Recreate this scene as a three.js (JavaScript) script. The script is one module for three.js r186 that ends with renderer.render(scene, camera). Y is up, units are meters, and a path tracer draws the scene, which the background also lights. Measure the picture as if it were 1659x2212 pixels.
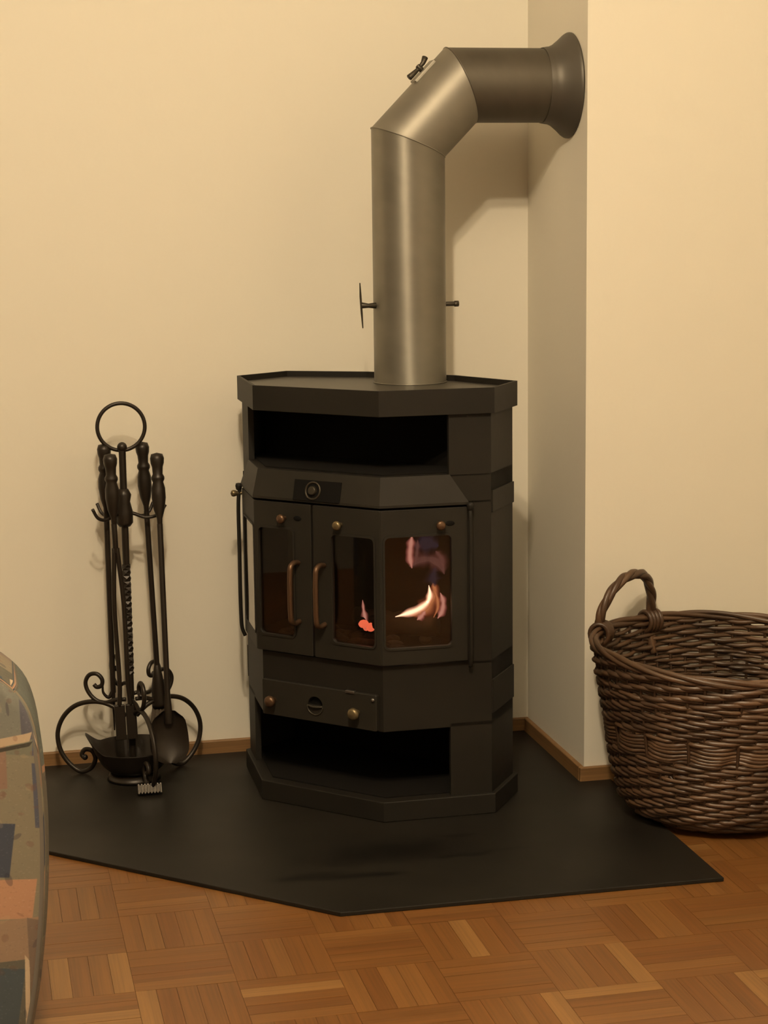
import * as THREE from 'three';
import { RoundedBoxGeometry } from 'three/addons/geometries/RoundedBoxGeometry.js';
import { mergeGeometries, mergeVertices, toCreasedNormals } from 'three/addons/utils/BufferGeometryUtils.js';

// ------------------------------------------------------------------ camera, light, exposure
const scene = new THREE.Scene();
scene.background = new THREE.Color(0x000000);
const camera = new THREE.PerspectiveCamera(30.9, 1659 / 2212, 0.05, 60);
camera.rotation.order = 'YXZ';
camera.position.set(-1.24054, 1.21585, 4.05473);
camera.rotation.set(-0.161167, -0.218404, -0.012505);
const renderer = new THREE.WebGLRenderer({ antialias: true });
renderer.toneMapping = THREE.LinearToneMapping;
renderer.toneMappingExposure = 1.0;
renderer.shadowMap.enabled = true;
const LAMP_COLOR = new THREE.Color().setRGB(1.0, 0.80, 0.54);
const LAMP_POWER = 8.2;                         // candela, each of the two globes of the ceiling lamp
const LAMP_GLOBES = [[-1.03, 2.72, 2.68], [-1.12, 2.72, 2.98]];
const FIRE_POWER = 0.003;

// ------------------------------------------------------------------ helpers
let seed = 7;
const rnd = () => { seed = (seed * 1664525 + 1013904223) % 4294967296; return seed / 4294967296; };
const rr = (a, b) => a + (b - a) * rnd();
const V = (x, y, z) => new THREE.Vector3(x, y, z);
const used = {};
function numbered(n) { const k = used[n] = (used[n] === undefined ? 0 : used[n] + 1); return k ? n + '_' + String(k).padStart(3, '0') : n; }
function clean(g) { const o = g.index ? g.toNonIndexed() : g; for (const k of Object.keys(o.attributes)) if (!['position', 'normal', 'uv'].includes(k)) o.deleteAttribute(k); return o; }
function merge(gs) { return Array.isArray(gs) ? (gs.length === 1 ? gs[0] : mergeGeometries(gs.map(clean))) : gs; }
function obj(name, gs, mat, parent = scene) {
  const m = new THREE.Mesh(merge(gs), mat); m.castShadow = m.receiveShadow = true;
  m.name = numbered(name); parent.add(m); return m;
}
function thing(name, label, category, [x, y, z] = [0, 0, 0], turn = 0, group) {
  const o = new THREE.Group(); o.name = numbered(name); scene.add(o);
  o.position.set(x, y, z); o.rotation.y = turn; o.userData = { label, category };
  if (group) o.userData.group = group;
  return o;
}
function tag(o, label, category, group) { o.userData = { label, category }; if (group) o.userData.group = group; return o; }
function struct(name, gs, mat, label) { const m = obj(name, gs, mat); m.userData = { kind: 'structure' }; if (label) { m.userData.label = label; } return m; }
const box = (x0, x1, y0, y1, z0, z1) => new THREE.BoxGeometry(x1 - x0, y1 - y0, z1 - z0).translate((x0 + x1) / 2, (y0 + y1) / 2, (z0 + z1) / 2);
const rbox = (x0, x1, y0, y1, z0, z1, r = 0.002, s = 2) => new RoundedBoxGeometry(x1 - x0, y1 - y0, z1 - z0, s, r).translate((x0 + x1) / 2, (y0 + y1) / 2, (z0 + z1) / 2);
const lathe = (pts, seg = 32) => new THREE.LatheGeometry(pts.map(p => new THREE.Vector2(p[0], p[1])), seg);
// sweep of a round (or n-gon) section along a polyline, radius by t, twist in radians over the length
function sweep(pts, r, radial = 10, o = {}) {
  const n = pts.length, pos = [], uv = [], idx = [], T = [];
  for (let i = 0; i < n; i++) {
    const a = pts[o.closed ? (i - 1 + n) % n : Math.max(0, i - 1)], b = pts[o.closed ? (i + 1) % n : Math.min(n - 1, i + 1)];
    T.push(b.clone().sub(a).normalize());
  }
  let N = Math.abs(T[0].y) < 0.9 ? V(0, 1, 0) : V(1, 0, 0);
  N.sub(T[0].clone().multiplyScalar(N.dot(T[0]))).normalize();
  let len = 0; const rows = o.closed ? n + 1 : n;
  for (let k = 0; k < rows; k++) {
    const i = k % n, t = k / (rows - 1);
    if (k) { N = N.clone().sub(T[i].clone().multiplyScalar(N.dot(T[i]))).normalize(); len += pts[i].distanceTo(pts[(i - 1 + n) % n]); }
    const B = T[i].clone().cross(N), rad = typeof r === 'function' ? r(t) : r;
    const F = o.flat || 1;
    for (let j = 0; j <= radial; j++) {
      const a = j / radial * Math.PI * 2 + (o.twist || 0) * t + (o.phase || 0);
      const c = Math.cos(a) * rad, s = Math.sin(a) * rad * F;
      pos.push(pts[i].x + N.x * c + B.x * s, pts[i].y + N.y * c + B.y * s, pts[i].z + N.z * c + B.z * s);
      uv.push(len, j / radial * 0.05);
    }
  }
  const w = radial + 1;
  for (let k = 0; k < rows - 1; k++) for (let j = 0; j < radial; j++) { const a = k * w + j; idx.push(a, a + 1, a + w, a + 1, a + w + 1, a + w); }
  if (!o.closed) for (const [k, f] of [[0, 1], [rows - 1, -1]]) {
    const c = pos.length / 3; pos.push(pts[k].x, pts[k].y, pts[k].z); uv.push(0, 0);
    for (let j = 0; j < radial; j++) f > 0 ? idx.push(c, k * w + j + 1, k * w + j) : idx.push(c, k * w + j, k * w + j + 1);
  }
  const g = new THREE.BufferGeometry();
  g.setAttribute('position', new THREE.Float32BufferAttribute(pos, 3)); g.setAttribute('uv', new THREE.Float32BufferAttribute(uv, 2));
  g.setIndex(idx); g.computeVertexNormals();
  return o.crease ? toCreasedNormals(g, 0.5) : g.toNonIndexed();
}
const curve = (pts, n = 40, closed = false) => { const c = new THREE.CatmullRomCurve3(pts.map(p => Array.isArray(p) ? V(...p) : p), closed, 'centripetal'); const q = c.getPoints(n); if (closed) q.pop(); return q; };
const tube = (pts, r, n = 30, radial = 10) => sweep(curve(pts, n), r, radial);
// horizontal polygon [[x, z], ...] raised from y0 to y1
function prism(poly, y0, y1, holes = [], bevel = 0) {
  const s = new THREE.Shape(poly.map(p => new THREE.Vector2(p[0], -p[1])));
  for (const h of holes) s.holes.push(new THREE.Path(h.map(p => new THREE.Vector2(p[0], -p[1]))));
  const g = new THREE.ExtrudeGeometry(s, { depth: y1 - y0 - 2 * bevel, bevelEnabled: bevel > 0, bevelThickness: bevel, bevelSize: bevel, bevelOffset: -bevel, bevelSegments: 2, steps: 1 });
  return g.rotateX(-Math.PI / 2).translate(0, y0 + bevel, 0);
}
// move every edge of a convex polygon (x, z) inwards by d
function inset(poly, d) {
  const n = poly.length, cx = poly.reduce((a, p) => a + p[0], 0) / n, cz = poly.reduce((a, p) => a + p[1], 0) / n;
  const L = poly.map((p, i) => { const q = poly[(i + 1) % n]; let nx = q[1] - p[1], nz = p[0] - q[0]; const l = Math.hypot(nx, nz); nx /= l; nz /= l; if (nx * (cx - p[0]) + nz * (cz - p[1]) < 0) { nx = -nx; nz = -nz; } return [nx, nz, nx * p[0] + nz * p[1] + d]; });
  return poly.map((_, i) => { const a = L[(i - 1 + n) % n], b = L[i], D = a[0] * b[1] - a[1] * b[0]; return [(a[2] * b[1] - a[1] * b[2]) / D, (a[0] * b[2] - a[2] * b[0]) / D]; });
}
function rrect(x0, x1, y0, y1, r, T = THREE.Shape) {
  const s = new T(); s.moveTo(x0 + r, y0); s.lineTo(x1 - r, y0); s.absarc(x1 - r, y0 + r, r, -Math.PI / 2, 0); s.lineTo(x1, y1 - r); s.absarc(x1 - r, y1 - r, r, 0, Math.PI / 2);
  s.lineTo(x0 + r, y1); s.absarc(x0 + r, y1 - r, r, Math.PI / 2, Math.PI); s.lineTo(x0, y0 + r); s.absarc(x0 + r, y0 + r, r, Math.PI, Math.PI * 1.5); return s;
}
// ---- noise and textures
function hash(x, y, s) { let h = (x * 374761393 + y * 668265263 + s * 982451653) | 0; h = Math.imul(h ^ (h >>> 13), 1274126177); return ((h ^ (h >>> 16)) >>> 0) / 4294967296; }
function vnoise(x, y, px, py, s) {          // tiles with period px, py
  const xi = Math.floor(x), yi = Math.floor(y), fx = x - xi, fy = y - yi, u = fx * fx * (3 - 2 * fx), v = fy * fy * (3 - 2 * fy);
  const m = (a, b) => ((a % b) + b) % b, X0 = m(xi, px), X1 = m(xi + 1, px), Y0 = m(yi, py), Y1 = m(yi + 1, py);
  return (hash(X0, Y0, s) * (1 - u) + hash(X1, Y0, s) * u) * (1 - v) + (hash(X0, Y1, s) * (1 - u) + hash(X1, Y1, s) * u) * v;
}
function fbm(u, v, fx, fy, oct, s) { let a = 0.5, r = 0; for (let i = 0; i < oct; i++) { r += a * vnoise(u * fx, v * fy, fx, fy, s + i); fx *= 2; fy *= 2; a /= 2; } return r / (1 - Math.pow(0.5, oct)); }
function texture(w, h, fn, rep = [1, 1], srgb = true) {
  const d = new Uint8Array(w * h * 4);
  for (let y = 0; y < h; y++) for (let x = 0; x < w; x++) { const c = fn(x / w, y / h), i = (y * w + x) * 4; for (let k = 0; k < 3; k++) d[i + k] = Math.max(0, Math.min(255, (Array.isArray(c) ? c[k] : c) * 255)); d[i + 3] = 255; }
  const t = new THREE.DataTexture(d, w, h); t.wrapS = t.wrapT = THREE.RepeatWrapping; t.magFilter = t.minFilter = THREE.LinearFilter; t.repeat.set(...rep);
  if (srgb) t.colorSpace = THREE.SRGBColorSpace; t.needsUpdate = true; return t;
}
const std = (o) => new THREE.MeshStandardMaterial(o);
const phys = (o) => new THREE.MeshPhysicalMaterial(o);
const lin = (r, g, b) => new THREE.Color().setRGB(r, g, b);

// ------------------------------------------------------------------ materials
const wallBump = texture(512, 512, (u, v) => 0.6 * fbm(u, v, 60, 60, 3, 3) + 0.4 * fbm(u, v, 6, 6, 3, 9), [1, 1], false);
const M = {};
M.wall = std({ color: lin(0.74, 0.70, 0.60), roughness: 0.95, bumpMap: wallBump, bumpScale: 0.0008 });
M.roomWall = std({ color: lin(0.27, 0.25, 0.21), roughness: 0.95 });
M.ceiling = std({ color: lin(0.80, 0.78, 0.73), roughness: 0.95 });
const grain = texture(512, 256, (u, v) => {
  const g = fbm(u, v, 3, 70, 3, 21), f = fbm(u, v, 8, 120, 2, 33), w = fbm(u, v, 2, 12, 2, 5);
  const k = 0.66 + 0.34 * (0.5 * g + 0.25 * f + 0.35 * w); return [k, k * 0.985, k * 0.96];
}, [2.2, 6]);
const tones = [[0.2268, 0.0959, 0.0223], [0.252, 0.1123, 0.0284], [0.2048, 0.0822, 0.0183], [0.2331, 0.0987, 0.0231], [0.315, 0.1589, 0.0487], [0.2142, 0.0893, 0.0203], [0.2331, 0.1041, 0.026]];
M.fingers = tones.map(t => phys({ color: lin(...t), map: grain, roughness: 0.42, clearcoat: 0.25, clearcoatRoughness: 0.35 }));
M.subfloor = std({ color: lin(0.16, 0.08, 0.03), roughness: 0.8 });
M.skirting = std({ color: lin(0.30, 0.165, 0.065), roughness: 0.5, map: grain });
const smudge = texture(512, 512, (u, v) => { const k = 0.72 + 0.28 * fbm(u, v, 7, 7, 4, 14), d = fbm(u, v, 40, 40, 2, 41); return [k + 0.06 * d, k + 0.05 * d, k + 0.04 * d]; }, [0.8, 0.8]);
const smudgeR = texture(512, 512, (u, v) => 0.75 + 0.25 * fbm(u, v, 6, 6, 4, 8), [0.8, 0.8], false);
// hearth plate print: ash-grey patches and a few soot stains, 1.3 m square from x = -1.2, z = 0
const stains = [[-0.68, 0.845, 0.075, 0.022], [-0.60, 0.86, 0.06, 0.015], [-0.535, 0.865, 0.05, 0.012], [-0.37, 0.80, 0.06, 0.014], [-0.345, 0.69, 0.03, 0.012], [-0.27, 0.79, 0.03, 0.009], [-0.5, 0.75, 0.16, 0.06]];
const slabMap = texture(768, 768, (u, v) => {
  const X = -1.2 + u * 1.3, Z = v * 1.3; let k = 0.70 + 0.30 * fbm(u, v, 9, 9, 4, 14);
  for (const [a, b, rx, rz] of stains) { const d = Math.hypot((X - a) / rx, (Z - b) / rz) + 0.7 * (fbm(u, v, 40, 40, 3, 77) - 0.5); k *= 1 - 0.4 * Math.max(0, Math.min(1, 1.25 - d)); }
  return [k, k * 0.99, k * 0.97];
}, [1 / 1.3, 1 / 1.3]); slabMap.offset.set(1.2 / 1.3, 0);
M.slab = phys({ specularIntensity: 0.6, color: lin(0.0165, 0.0145, 0.0115), map: slabMap, roughness: 0.55, roughnessMap: smudgeR });
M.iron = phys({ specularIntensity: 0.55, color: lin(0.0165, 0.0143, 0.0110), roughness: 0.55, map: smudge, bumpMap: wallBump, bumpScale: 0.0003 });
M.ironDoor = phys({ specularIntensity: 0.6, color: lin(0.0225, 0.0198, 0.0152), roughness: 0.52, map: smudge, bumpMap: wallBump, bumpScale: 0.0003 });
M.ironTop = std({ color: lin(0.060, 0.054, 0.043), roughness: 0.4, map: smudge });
M.black = phys({ color: lin(0.004, 0.0035, 0.003), roughness: 0.8, specularIntensity: 0.3 });
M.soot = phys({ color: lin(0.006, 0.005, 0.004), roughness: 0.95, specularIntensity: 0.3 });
M.glass = phys({ color: lin(0.80, 0.70, 0.60), transmission: 1, thickness: 0.004, roughness: 0.02, ior: 1.5 });
const brushed = texture(256, 256, (u, v) => 0.9 + 0.1 * fbm(u, v, 6, 10, 3, 71), [3, 3]);
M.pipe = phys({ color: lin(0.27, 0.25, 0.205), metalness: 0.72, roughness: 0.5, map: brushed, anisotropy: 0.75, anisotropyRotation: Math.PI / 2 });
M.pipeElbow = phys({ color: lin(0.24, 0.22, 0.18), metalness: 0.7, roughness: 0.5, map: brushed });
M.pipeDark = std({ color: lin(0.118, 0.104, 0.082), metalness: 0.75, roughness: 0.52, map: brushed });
M.rosette = std({ color: lin(0.085, 0.075, 0.060), metalness: 0.5, roughness: 0.5 });
M.darkSteel = std({ color: lin(0.05, 0.042, 0.03), metalness: 0.6, roughness: 0.45 });
M.copper = std({ color: lin(0.12, 0.068, 0.038), metalness: 0.7, roughness: 0.42 });
M.brass = std({ color: lin(0.19, 0.145, 0.075), metalness: 0.7, roughness: 0.38 });
M.steel = std({ color: lin(0.22, 0.205, 0.19), metalness: 0.9, roughness: 0.3 });
M.wrought = std({ color: lin(0.022, 0.016, 0.011), metalness: 0.35, roughness: 0.42 });
M.bristle = std({ color: lin(0.10, 0.075, 0.05), roughness: 0.9 });
const willowMap = texture(512, 128, (u, v) => { const k = 0.5 + 0.5 * fbm(u, v, 9, 3, 4, 55); return [k, k * 0.97, k * 0.93]; }, [1.3, 8]);
M.willows = [[0.114, 0.0624, 0.0336], [0.15, 0.0864, 0.048], [0.0864, 0.048, 0.0264], [0.126, 0.0744, 0.0444]].map(c => std({ color: lin(...c), roughness: 0.42, map: willowMap }));
M.logBark = std({ color: lin(0.05, 0.032, 0.02), roughness: 0.95, map: willowMap });
M.ember = std({ color: lin(0.2, 0.03, 0.01), emissive: lin(1.0, 0.19, 0.10), emissiveIntensity: 1.0, roughness: 0.9 });
const flame = (r, g, b, k, op = 1) => std({ color: 0x000000, emissive: lin(r, g, b), emissiveIntensity: k, roughness: 1, transparent: op < 1, opacity: op, depthWrite: op >= 1 });
const soft = (r, g, b, k, op) => [[1.85, 0.10, 0.55], [1.55, 0.13, 0.65], [1.25, 0.18, 0.8], [0.98, 0.26, 0.95], [0.72, 0.4, 1.05], [0.46, 0.75, 1.2]].map(([sc, o, t]) => [sc, flame(r, g * t, b * t, k * t, op * o)]);
M.flameWhite = soft(1.0, 0.80, 0.56, 2.2, 1);
M.flameOrange = soft(1.0, 0.36, 0.15, 0.55, 0.6);
M.flamePink = soft(1.0, 0.46, 0.38, 0.62, 0.85);
M.flameDim = soft(0.75, 0.30, 0.27, 0.18, 0.4);
M.flameBlue = soft(0.36, 0.27, 0.55, 0.055, 0.5);

// ------------------------------------------------------------------ the room (origin: wall corner beside the chimney, at floor level)
const X0 = -3.2, X1 = 0.82, Z1 = 5.3, H = 2.95, CH = 0.41;
function uvWorld(g, s = 1) {           // box-projected uv in metres
  g = clean(g); const p = g.attributes.position, n = g.attributes.normal, uv = [];
  for (let i = 0; i < p.count; i++) { const ax = Math.abs(n.getX(i)), ay = Math.abs(n.getY(i)), az = Math.abs(n.getZ(i)); ay > ax && ay > az ? uv.push(p.getX(i) * s, p.getZ(i) * s) : ax > az ? uv.push(p.getZ(i) * s, p.getY(i) * s) : uv.push(p.getX(i) * s, p.getY(i) * s); }
  g.setAttribute('uv', new THREE.Float32BufferAttribute(uv, 2)); return g;
}
struct('wall_back', uvWorld(box(X0 - 0.1, X1 + 0.1, -0.1, H + 0.1, -0.12, 0)), M.wall);
struct('wall_chimney', uvWorld(box(0, X1 + 0.1, -0.1, H + 0.1, -0.02, CH)), M.wall);
struct('wall_left', uvWorld(box(X0 - 0.12, X0, -0.1, H + 0.1, -0.1, Z1 + 0.1)), M.roomWall);
struct('wall_right', uvWorld(box(X1, X1 + 0.12, -0.1, H + 0.1, -0.1, Z1 + 0.1)), M.wall);
struct('wall_front', uvWorld(box(X0 - 0.1, X1 + 0.1, -0.1, H + 0.1, Z1, Z1 + 0.12)), M.roomWall);
struct('ceiling', box(X0 - 0.1, X1 + 0.1, H, H + 0.12, -0.1, Z1 + 0.1), M.ceiling);
struct('baseboard_back', uvWorld(rbox(X0, 0, 0.0, 0.037, 0, 0.012, 0.003)), M.skirting);
struct('baseboard_side', uvWorld(rbox(-0.012, 0, 0.0, 0.037, 0.012, CH, 0.003)), M.skirting);
struct('baseboard_chimney', uvWorld(rbox(-0.012, X1, 0.0, 0.037, CH, CH + 0.012, 0.003)), M.skirting);

// hearth plate outline (x, z); the parquet stops around it only by lying under it
const slabPoly = [[-1.15, 0.013], [-1.15, 0.568], [-0.656, 1.03], [0.056, 1.036], [0.056, CH + 0.013], [-0.013, CH + 0.013], [-0.013, 0.013]];
const SLAB = 0.008;

// floor: mosaic parquet of five-finger squares
const floor = struct('floor', box(X0 - 0.1, X1 + 0.1, -0.1, -0.009, -0.1, Z1 + 0.1), M.subfloor);
{
  const P = 0.1625, W = P / 5, G = 0.0005;
  const variants = [0, 1, 2, 3, 4, 5].map(i => {
    const g = box(-P / 2 + G / 2, P / 2 - G / 2, -0.009, 0, -W / 2 + G / 2, W / 2 - G / 2); const uv = g.attributes.uv, p = g.attributes.position;
    for (let k = 0; k < uv.count; k++) uv.setXY(k, p.getX(k) + i * 0.371, p.getZ(k) + i * 0.137);
    return g;
  });
  const rest = [];
  const c0 = -1.033, r0 = 0.933, hidden = (x, z) => x > -1.0 && x < -0.03 && z < 0.9 && z > 0.05 && (x + 1.1) > (z - 0.5);
  let shown = 0;
  for (let j = -6; j <= 27; j++) for (let i = -14; i <= 17; i++) {
    const bx = c0 + (i + 0.5) * P, bz = r0 + (j + 0.5) * P;
    if (bx < X0 || bx > X1 || bz < 0 || bz > Z1 || (bx > 0 && bz < CH)) continue;
    const vertical = (i + j) % 2 === 0;
    const under = (bx > -1.0 && bx < -0.1 && bz < 0.86 && bz > 0 && bz - 0.568 < (bx + 1.15) * 0.93 - 0.16);
    if (under) continue;
    const inView = bx > -1.25 && bx < 0.42 && bz > 0.55 && bz < 1.66 && !(bx < -1.1 && bz < 0.75);
    for (let k = 0; k < 5; k++) {
      const o = (k - 2) * W, x = bx + (vertical ? o : 0), z = bz + (vertical ? 0 : o);
      const v = Math.floor(rnd() * 6), t = rnd(), dy = -rr(0, 0.0003);
      const m = t < 0.2 ? 0 : t < 0.37 ? 1 : t < 0.53 ? 2 : t < 0.7 ? 3 : t < 0.77 ? 4 : t < 0.92 ? 5 : 6;
      if (inView && shown < 300) {
        const f = new THREE.Mesh(variants[v], M.fingers[m]); f.name = numbered('parquet_finger'); f.castShadow = f.receiveShadow = true;
        f.position.set(x, dy, z); if (vertical) f.rotation.y = Math.PI / 2; floor.add(f); shown++;
      } else { const g = variants[v].clone(); if (vertical) g.rotateY(Math.PI / 2); rest.push(g.translate(x, dy, z)); }
    }
  }
  const r = obj('parquet', rest, M.fingers[0], floor); r.userData = { kind: 'stuff' };
}

// ------------------------------------------------------------------ hearth plate
tag(obj('hearth_plate', uvWorld(prism(slabPoly, 0.0, SLAB, [], 0.0015)), M.slab), 'dark grey five-sided hearth plate on the parquet under the stove', 'hearth plate');

// ------------------------------------------------------------------ wood stove (own axes: u to its right, w towards the room)
const stove = thing('wood_stove', 'dark cast-iron corner wood stove with glazed doors and a burning fire', 'stove', [-0.584, SLAB, 0.475], -Math.PI / 4);
const c = 0.1504, f = 0.3133, wf = -0.1657, g = 0.2866, wg = -0.3096;
const P8 = [[-c, 0], [c, 0], [f, wf], [g, wg], [0.11, -0.368], [-0.11, -0.368], [-g, wg], [-f, wf]];
const B8 = inset(P8, 0.009);
function faceMatrix(A, B, out = 0) {      // plate axes: x along the face from its middle, y up, z outwards
  const d = V(B[0] - A[0], 0, B[1] - A[1]).normalize(), n = V(-d.z, 0, d.x);
  return new THREE.Matrix4().makeBasis(d, V(0, 1, 0), n).setPosition((A[0] + B[0]) / 2 + n.x * out, 0, (A[1] + B[1]) / 2 + n.z * out);
}
const FACE = { centre: [B8[0], B8[1]], right: [B8[1], B8[2]], rightBack: [B8[2], B8[3]], backRight: [B8[3], B8[4]], back: [B8[4], B8[5]], backLeft: [B8[5], B8[6]], leftBack: [B8[6], B8[7]], left: [B8[7], B8[0]] };
const half = (k) => Math.hypot(FACE[k][1][0] - FACE[k][0][0], FACE[k][1][1] - FACE[k][0][1]) / 2;
const on = (k, geo, out = 0) => geo.applyMatrix4(faceMatrix(...FACE[k], out));
const Y = (y) => y - SLAB;                // heights below are above the parquet
{
  // plinth, lower block, block under the warming niche
  obj('plinth', uvWorld(prism(P8, 0, Y(0.05), [], 0.002)), M.iron, stove);
  obj('lower_block', uvWorld(prism(B8, Y(0.192), Y(0.326), [], 0.001)), M.iron, stove);
  obj('upper_block', uvWorld(prism(B8, Y(0.645), Y(0.704), [], 0.001)), M.iron, stove);
  // side and back panels run the full height
  for (const k of ['rightBack', 'leftBack']) obj('side_panel', uvWorld(on(k, box(-half(k), half(k), Y(0.045), Y(0.825), -0.01, 0))), M.iron, stove);
  obj('back_panel', uvWorld(merge(['backRight', 'back', 'backLeft'].map(k => on(k, box(-half(k), half(k), Y(0.045), Y(0.825), -0.008, 0))))), M.iron, stove);
  // posts at the outer ends of the two side faces: lower niche, door zone, upper niche
  const h = half('right');
  for (const [k, s] of [['right', 1], ['left', -1]]) {
    const seg = (a, b, y0, y1) => on(k, box(s > 0 ? a : -b, s > 0 ? b : -a, Y(y0), Y(y1), -0.012, 0));
    obj('corner_post', uvWorld(merge([seg(0.026, h, 0.045, 0.20), seg(0.062, h, 0.32, 0.65), seg(0.026, h, 0.70, 0.825)])), M.iron, stove);
  }
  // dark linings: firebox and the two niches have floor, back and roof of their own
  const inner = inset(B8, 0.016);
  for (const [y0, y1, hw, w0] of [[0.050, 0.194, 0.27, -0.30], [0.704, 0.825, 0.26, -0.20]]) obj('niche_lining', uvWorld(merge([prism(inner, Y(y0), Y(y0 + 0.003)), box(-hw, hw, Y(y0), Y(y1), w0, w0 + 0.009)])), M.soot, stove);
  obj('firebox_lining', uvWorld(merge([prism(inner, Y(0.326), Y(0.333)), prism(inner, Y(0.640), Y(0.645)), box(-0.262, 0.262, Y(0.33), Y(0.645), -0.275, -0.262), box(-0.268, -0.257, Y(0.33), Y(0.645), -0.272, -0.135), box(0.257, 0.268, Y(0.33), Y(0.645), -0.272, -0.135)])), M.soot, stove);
  // lid: tray with a raised rim and a deep skirt
  const lidIn = inset(P8, 0.006);
  const lid = obj('lid', uvWorld(merge([prism(P8, Y(0.823), Y(0.873), [lidIn.slice().reverse()]), prism(lidIn, Y(0.823), Y(0.859))])), M.iron, stove);
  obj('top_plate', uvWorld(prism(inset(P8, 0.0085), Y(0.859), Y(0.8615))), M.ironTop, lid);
  // narrow proud steps on the side panels
  for (const k of ['rightBack', 'leftBack']) {
    for (const [y0, y1, o] of [[0.625, 0.668, 0.0035], [0.215, 0.285, 0.003]]) obj('panel_trim', uvWorld(on(k, rbox(-half(k) + 0.001, half(k), Y(y0), Y(y1), -0.002, o, 0.001))), M.iron, stove);
  }
  // sloping band under the niche, lower edge forward
  {
    const L = (k, s, out) => { const v = V(s, 0, out).applyMatrix4(faceMatrix(...FACE[k])); return v; };
    const t = 22.5 * Math.PI / 180;
    const path = (out, e) => { const mit = out * Math.tan(t); return [L('left', -e, out), L('left', h + mit, out), L('centre', half('centre') + mit, out), L('right', e, out)]; };
    const lo = path(0.014, 0.062), hi = path(0.0015, 0.027), lo0 = path(0.0, 0.062), hi0 = path(0.0, 0.027);
    const pos = []; const q = (a, b, cc, d) => { for (const p of [a, b, cc, a, cc, d]) pos.push(p.x, p.y, p.z); };
    const at = (p, y) => p.clone().setY(Y(y));
    for (let i = 0; i < 3; i++) {
      q(at(lo[i], 0.650), at(lo[i + 1], 0.650), at(hi[i + 1], 0.704), at(hi[i], 0.704));
      q(at(lo[i], 0.645), at(lo[i + 1], 0.645), at(lo[i + 1], 0.650), at(lo[i], 0.650));
      q(at(lo0[i], 0.645), at(lo0[i + 1], 0.645), at(lo[i + 1], 0.645), at(lo[i], 0.645));
      q(at(hi[i], 0.704), at(hi[i + 1], 0.704), at(hi0[i + 1], 0.704), at(hi0[i], 0.704));
    }
    for (const i of [0, 3]) q(at(lo0[i], 0.645), at(lo[i], 0.650), at(hi[i], 0.704), at(hi0[i], 0.704));
    const gg = new THREE.BufferGeometry(); gg.setAttribute('position', new THREE.Float32BufferAttribute(pos, 3)); gg.computeVertexNormals();
    const band = obj('sloping_band', uvWorld(gg), M.ironDoor, stove);
    // dark regulator plate with a round dial on the band
    const tilt = Math.atan2(0.0125, 0.054);
    const badge = (geo) => { geo.rotateX(-tilt).translate(0.004, Y(0.668), 0.0085); return on('centre', geo); };
    const pl = obj('dial_plate', badge(rbox(-0.056, 0.056, -0.021, 0.021, -0.001, 0.0035, 0.001)), M.black, band);
    obj('dial', merge([badge(lathe([[0, 0.0105], [0.007, 0.0105], [0.009, 0.009], [0.0095, 0.003]], 28).rotateX(Math.PI / 2).translate(-0.009, 0, 0)), badge(new THREE.TorusGeometry(0.017, 0.0022, 10, 36).translate(-0.009, 0, 0.004))]), M.darkSteel, pl);
  }
  // the two doors
  const TH = 0.012, ext = TH * Math.tan(22.5 * Math.PI / 180);
  const hc = half('centre'), SEAM = -0.010;
  const plate = (x0, x1, win) => {
    const s = rrect(x0, x1, Y(0.330), Y(0.640), 0.0025); s.holes.push(rrect(...win, 0.010, THREE.Path));
    return new THREE.ExtrudeGeometry(s, { depth: TH - 0.002, bevelEnabled: true, bevelThickness: 0.001, bevelSize: 0.001, bevelOffset: -0.001, bevelSegments: 1, curveSegments: 6 }).translate(0, 0, 0.001);
  };
  const rim = (w) => { const o = rrect(w[0] - 0.004, w[1] + 0.004, w[2] - 0.004, w[3] + 0.004, 0.013); o.holes.push(rrect(...w, 0.010, THREE.Path)); return new THREE.ExtrudeGeometry(o, { depth: 0.0022, bevelEnabled: false, curveSegments: 6 }).translate(0, 0, TH); };
  const winLc = [-0.141, -0.056, Y(0.366), Y(0.586)], winRc = [0.037, 0.137, Y(0.366), Y(0.584)], winR = [-0.108, 0.027, Y(0.364), Y(0.586)], winL = [-0.027, 0.108, Y(0.364), Y(0.586)];
  const pane = (w, z = 0.0035) => box(w[0] - 0.003, w[1] + 0.003, w[2] - 0.003, w[3] + 0.003, z, z + 0.004);
  const handle = (k, x) => on(k, tube([[x, Y(0.400), TH - 0.002], [x, Y(0.398), TH + 0.016], [x, Y(0.404), TH + 0.027], [x, Y(0.42), TH + 0.030], [x, Y(0.46), TH + 0.031], [x, Y(0.50), TH + 0.030], [x, Y(0.516), TH + 0.027], [x, Y(0.522), TH + 0.016], [x, Y(0.520), TH - 0.002]], 0.0055, 48, 12));
  const knob = (k, x, y, r = 0.0085) => on(k, lathe([[0, 0.021], [r * 0.6, 0.0205], [r * 0.95, 0.018], [r, 0.014], [r * 0.8, 0.010], [r * 0.45, 0.008], [r * 0.45, 0]], 24).rotateX(Math.PI / 2).translate(x, Y(y), TH));
  const slot = (k, x, y) => on(k, new THREE.SphereGeometry(0.0085, 20, 12).scale(1.15, 0.62, 0.18).translate(x, Y(y), TH));
  const hinge = (k, x) => merge([on(k, tube([[x, Y(0.318), TH + 0.000], [x, Y(0.335), TH + 0.006], [x, Y(0.37), TH + 0.008], [x, Y(0.50), TH + 0.008], [x, Y(0.62), TH + 0.007], [x, Y(0.636), TH + 0.004]], 0.0042, 30, 10)), on(k, lathe([[0, 0.01], [0.006, 0.009], [0.0075, 0.004], [0.006, -0.004], [0.003, -0.006]], 16).translate(x, Y(0.64), TH + 0.006))]);
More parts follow.
